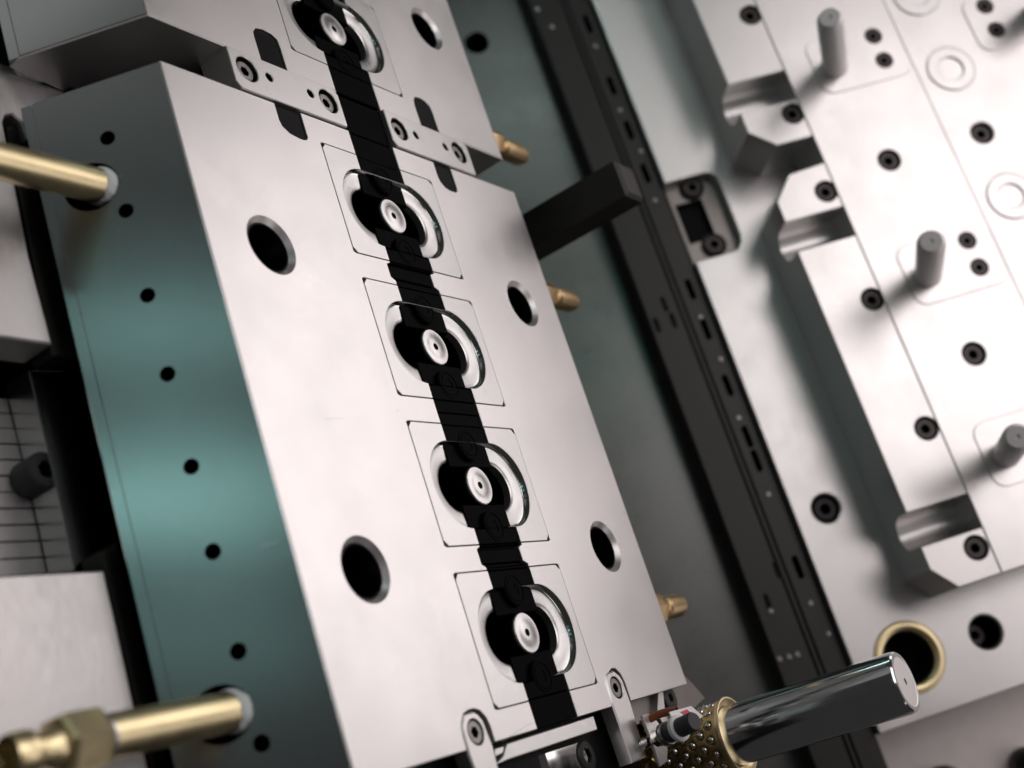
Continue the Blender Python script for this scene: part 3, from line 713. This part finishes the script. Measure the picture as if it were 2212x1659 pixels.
# shiny clamp block with screw
t, off = thing('clamp_block', 'shiny rounded clamp block with a black screw below the end bar', 'clamp', L, (3.35, .2, -.4))
a_, b_ = L.px(1173, 1628, -.10), L.px(1296, 1590, -.10)
w0, w1 = a_[1], b_[1] ; xx = (a_[0] + b_[0]) / 2
mb = MB(); n = 14; prf = [(w0, -.30), (w0 + .02, -.16), (w0 + .06, -.12)] + [(w1 - .25 + .25 * math.sin(R_(90 * i / n)), -.37 + .25 * math.cos(R_(90 * i / n))) for i in range(n + 1)] + [(w1, -.6), (w0, -.6)]
q = MB(); q.prism(prf, 0, 1.0); mb.add([(xx + z, x, y) for x, y, z in q.v], q.f); mb.build('body', 'polish', t, off, ang=20)
s = L.px(1270, 1632, -.10); link('socket_screw', SCREW_BLACK, t, off @ T3((s[0], s[1], -.10)) @ Matrix.Scale(1.15, 4))
# bracket under the right corner
t, off = thing('corner_bracket', 'grey brown bracket below the lower right block corner with a round black seal', 'bracket', L, (3.2, 1.9, -.4))
mb = MB(); p = L.poly([(1350, 1500), (1478, 1458), (1494, 1473), (1524, 1508), (1470, 1560), (1420, 1548), (1368, 1570)], -.16); mb.prism(p, -.6, -.16, ch=.008); mb.build('plate', 'grey', t, off)
s = L.px(1443, 1509, -.15); mb = MB(); mb.lathe([(.0, -.152), (.03, -.15), (.04, -.12), (.095, -.12), (.11, -.125), (.115, -.16)], 40, s); mb.build('seal_ring', 'rail', t, off)
s2 = L.px(1436, 1489, -.12); mb = MB(); mb.lathe([(0, -.12), (.03, -.125), (.035, -.16)], 16, s2); mb.build('red_dot', 'red', t, off)
s3 = L.px(1426, 1508, -.10); mb = MB(); mb.prism(L.poly([(1422, 1493), (1432, 1487), (1438, 1545), (1452, 1568), (1438, 1572), (1421, 1545)], -.10), -.16, -.10, ch=.004); mb.build('tab', 'steel', t, off)
# dark lower support behind the lever
t, off = thing('lower_support', 'dark support block under the guide post and lever', 'block', L, (3.7, 1.9, -1.))
mb = MB(); mb.prism([(3.03, 1.1), (3.03, 1.45), (3.45, 1.45), (3.45, 2.5), (5.0, 2.5), (5.0, 1.1)], -1.2, -.62, ch=.02); mb.build('block', 'rail', t, off)
mb = MB(); mb.prism(L.poly([(1492, 1650), (1512, 1640), (1560, 1790), (1520, 1790)], -.4), -.6, -.4, ch=.01); mb.build('strut', 'steel', t, off)
# lever plate
t, off = thing('lever_plate', 'small pale steel lever plate right of the right clip finger', 'lever', L, (3.4, 1.2, 0))
lp = [(1388, 1545), (1400, 1541), (1408, 1544), (1424, 1563), (1443, 1619), (1441, 1645), (1428, 1655)]
mb = MB(); mb.prism(L.poly(lp, .10), .075, .10, ch=.004); mb.build('plate', 'steel', t, off)
# connector (axis rising from lower left to upper right)
t, off = thing('cable_connector', 'small cable connector with white collar and black sleeve in front of the ball cage', 'connector', L, (3.35, 1.45, .1))
def cpt(x, y, z): q = L.px(x, y, z); return Vector((q[0], q[1], z))
p0, p1 = cpt(1404, 1602, .10), cpt(1480, 1567, .50)
ax = (p1 - p0).normalized(); ln = (p1 - p0).length; xa = Vector((1, 0, 0)); xa = (xa - ax * xa.dot(ax)).normalized(); ya = ax.cross(xa)
mc = Matrix((xa, ya, ax)).transposed().to_4x4(); mc.translation = p0
k = ln
sp = lambda name, prof, m, n=36: MB().lathe([(r * .76, z * k) for r, z in prof], n).build(name, m, t, off @ mc, ang=32)
sp('pivot_rod', [(0, -.62), (.05, -.62), (.055, -.6), (.055, -.1), (.045, .0)], 'polish')
sp('washer', [(.05, -.52), (.125, -.52), (.13, -.50), (.13, -.47), (.125, -.45), (.05, -.45)], 'polish')
sp('threaded_end', [(0, .10), (.05, .10), (.06, .14), (.045, .16), (.075, .18), (.095, .22), (.095, .40), (.085, .42)], 'polish')
sp('knurled_nut', [(.07, .40), (.118, .41), (.122, .43), (.112, .45), (.112, .52), (.122, .54), (.118, .56), (.06, .57)], 'screw', 12)
sp('sleeve', [(.06, .55), (.105, .56), (.108, .78), (.09, .80)], 'rubber')
sp('white_collar', [(.08, .775), (.132, .78), (.134, .86), (.12, .88), (.08, .88)], 'white')
sp('end_cap', [(.08, .86), (.098, .88), (.098, 1.22), (.085, 1.26), (0, 1.26)], 'rubber')
# paper tag with red print
zt = .42
mb = MB(); mb.prism(L.poly([(1446, 1538), (1493, 1525), (1519, 1547), (1507, 1556), (1478, 1544), (1455, 1560)], zt), zt - .01, zt); mb.build('paper_tag', 'white', t, off)
mb = MB(); mb.prism(L.poly([(1470, 1538), (1484, 1532), (1495, 1542), (1485, 1549)], zt + .004), zt, zt + .004); mb.build('tag_print', 'red', t, off)
# cable
t, off = thing('sensor_cable', 'orange brown cable running behind the lever plate', 'cable', L, (3.2, 1.3, .1))
def tube(pts, r, n=14):
    mb = MB(); P = [Vector(p) for p in pts]; m = []
    for i, p in enumerate(P):
        d = (P[min(i + 1, len(P) - 1)] - P[max(i - 1, 0)]).normalized(); x = d.orthogonal().normalized() if i == 0 else (m[-1][0] - d * m[-1][0].dot(d)).normalized(); m.append((x, d.cross(x)))
    vs = [tuple(p + r * (math.cos(2 * math.pi * k / n) * a[0] + math.sin(2 * math.pi * k / n) * a[1])) for p, a in zip(P, m) for k in range(n)]
    mb.add(vs, [(i * n + k, i * n + (k + 1) % n, (i + 1) * n + (k + 1) % n, (i + 1) * n + k) for i in range(len(P) - 1) for k in range(n)]); return mb
cp = [cpt(1385 + 78 * s, 1566 - 30 * s - 8 * math.sin(s * 3.1), .02 + .3 * s) for s in [i / 12 for i in range(13)]]
tube(cp, .032).build('cable', 'copper', t, off, ang=60)

# rounded plugs standing on the bench, far out of focus
for lab, (x, y), r in (('dark domed plug on the bench at the bottom edge', (2062, 1700), .22), ('dark domed plug on the bench at the lower right corner', (2240, 1650), .18)):
    q = FR.px(x, y, -.95); t, off = thing('domed_plug', lab, 'plug', FR, (q[0], q[1], -1.25))
    mb = MB(); mb.lathe([(r * 1.1, -1.25), (r * 1.12, -1.17), (r * 1.0, -1.14)], 40, q); mb.build('rim', 'grey', t, off, ang=60)
    mb = MB(); mb.lathe([(r, -1.2), (r, -1.08), (r * .9, -.99), (r * .6, -.93), (0, -.91)], 40, q); mb.build('dome', 'rail', t, off, ang=60)

sc = MB(); rnd = random.Random(11)
for (xa_, ya_), (xb_, yb_) in (((1083, 1602), (1150, 1560)), ((560, 1180), (600, 1170)), ((700, 905), (742, 903)), ((860, 884), (858, 890))):
    a, b = L.px(xa_, ya_, 0), L.px(xb_, yb_, 0); w_ = .0016
    sc.add([(a[0], a[1], .0008), (b[0], b[1], .0008), (b[0] + w_, b[1] + w_, .0008), (a[0] + w_, a[1] + w_, .0008)], [(0, 1, 2, 3)])
o = sc.build('fine_scratch', 'grey', dieA, offA); o['kind'] = 'stuff'
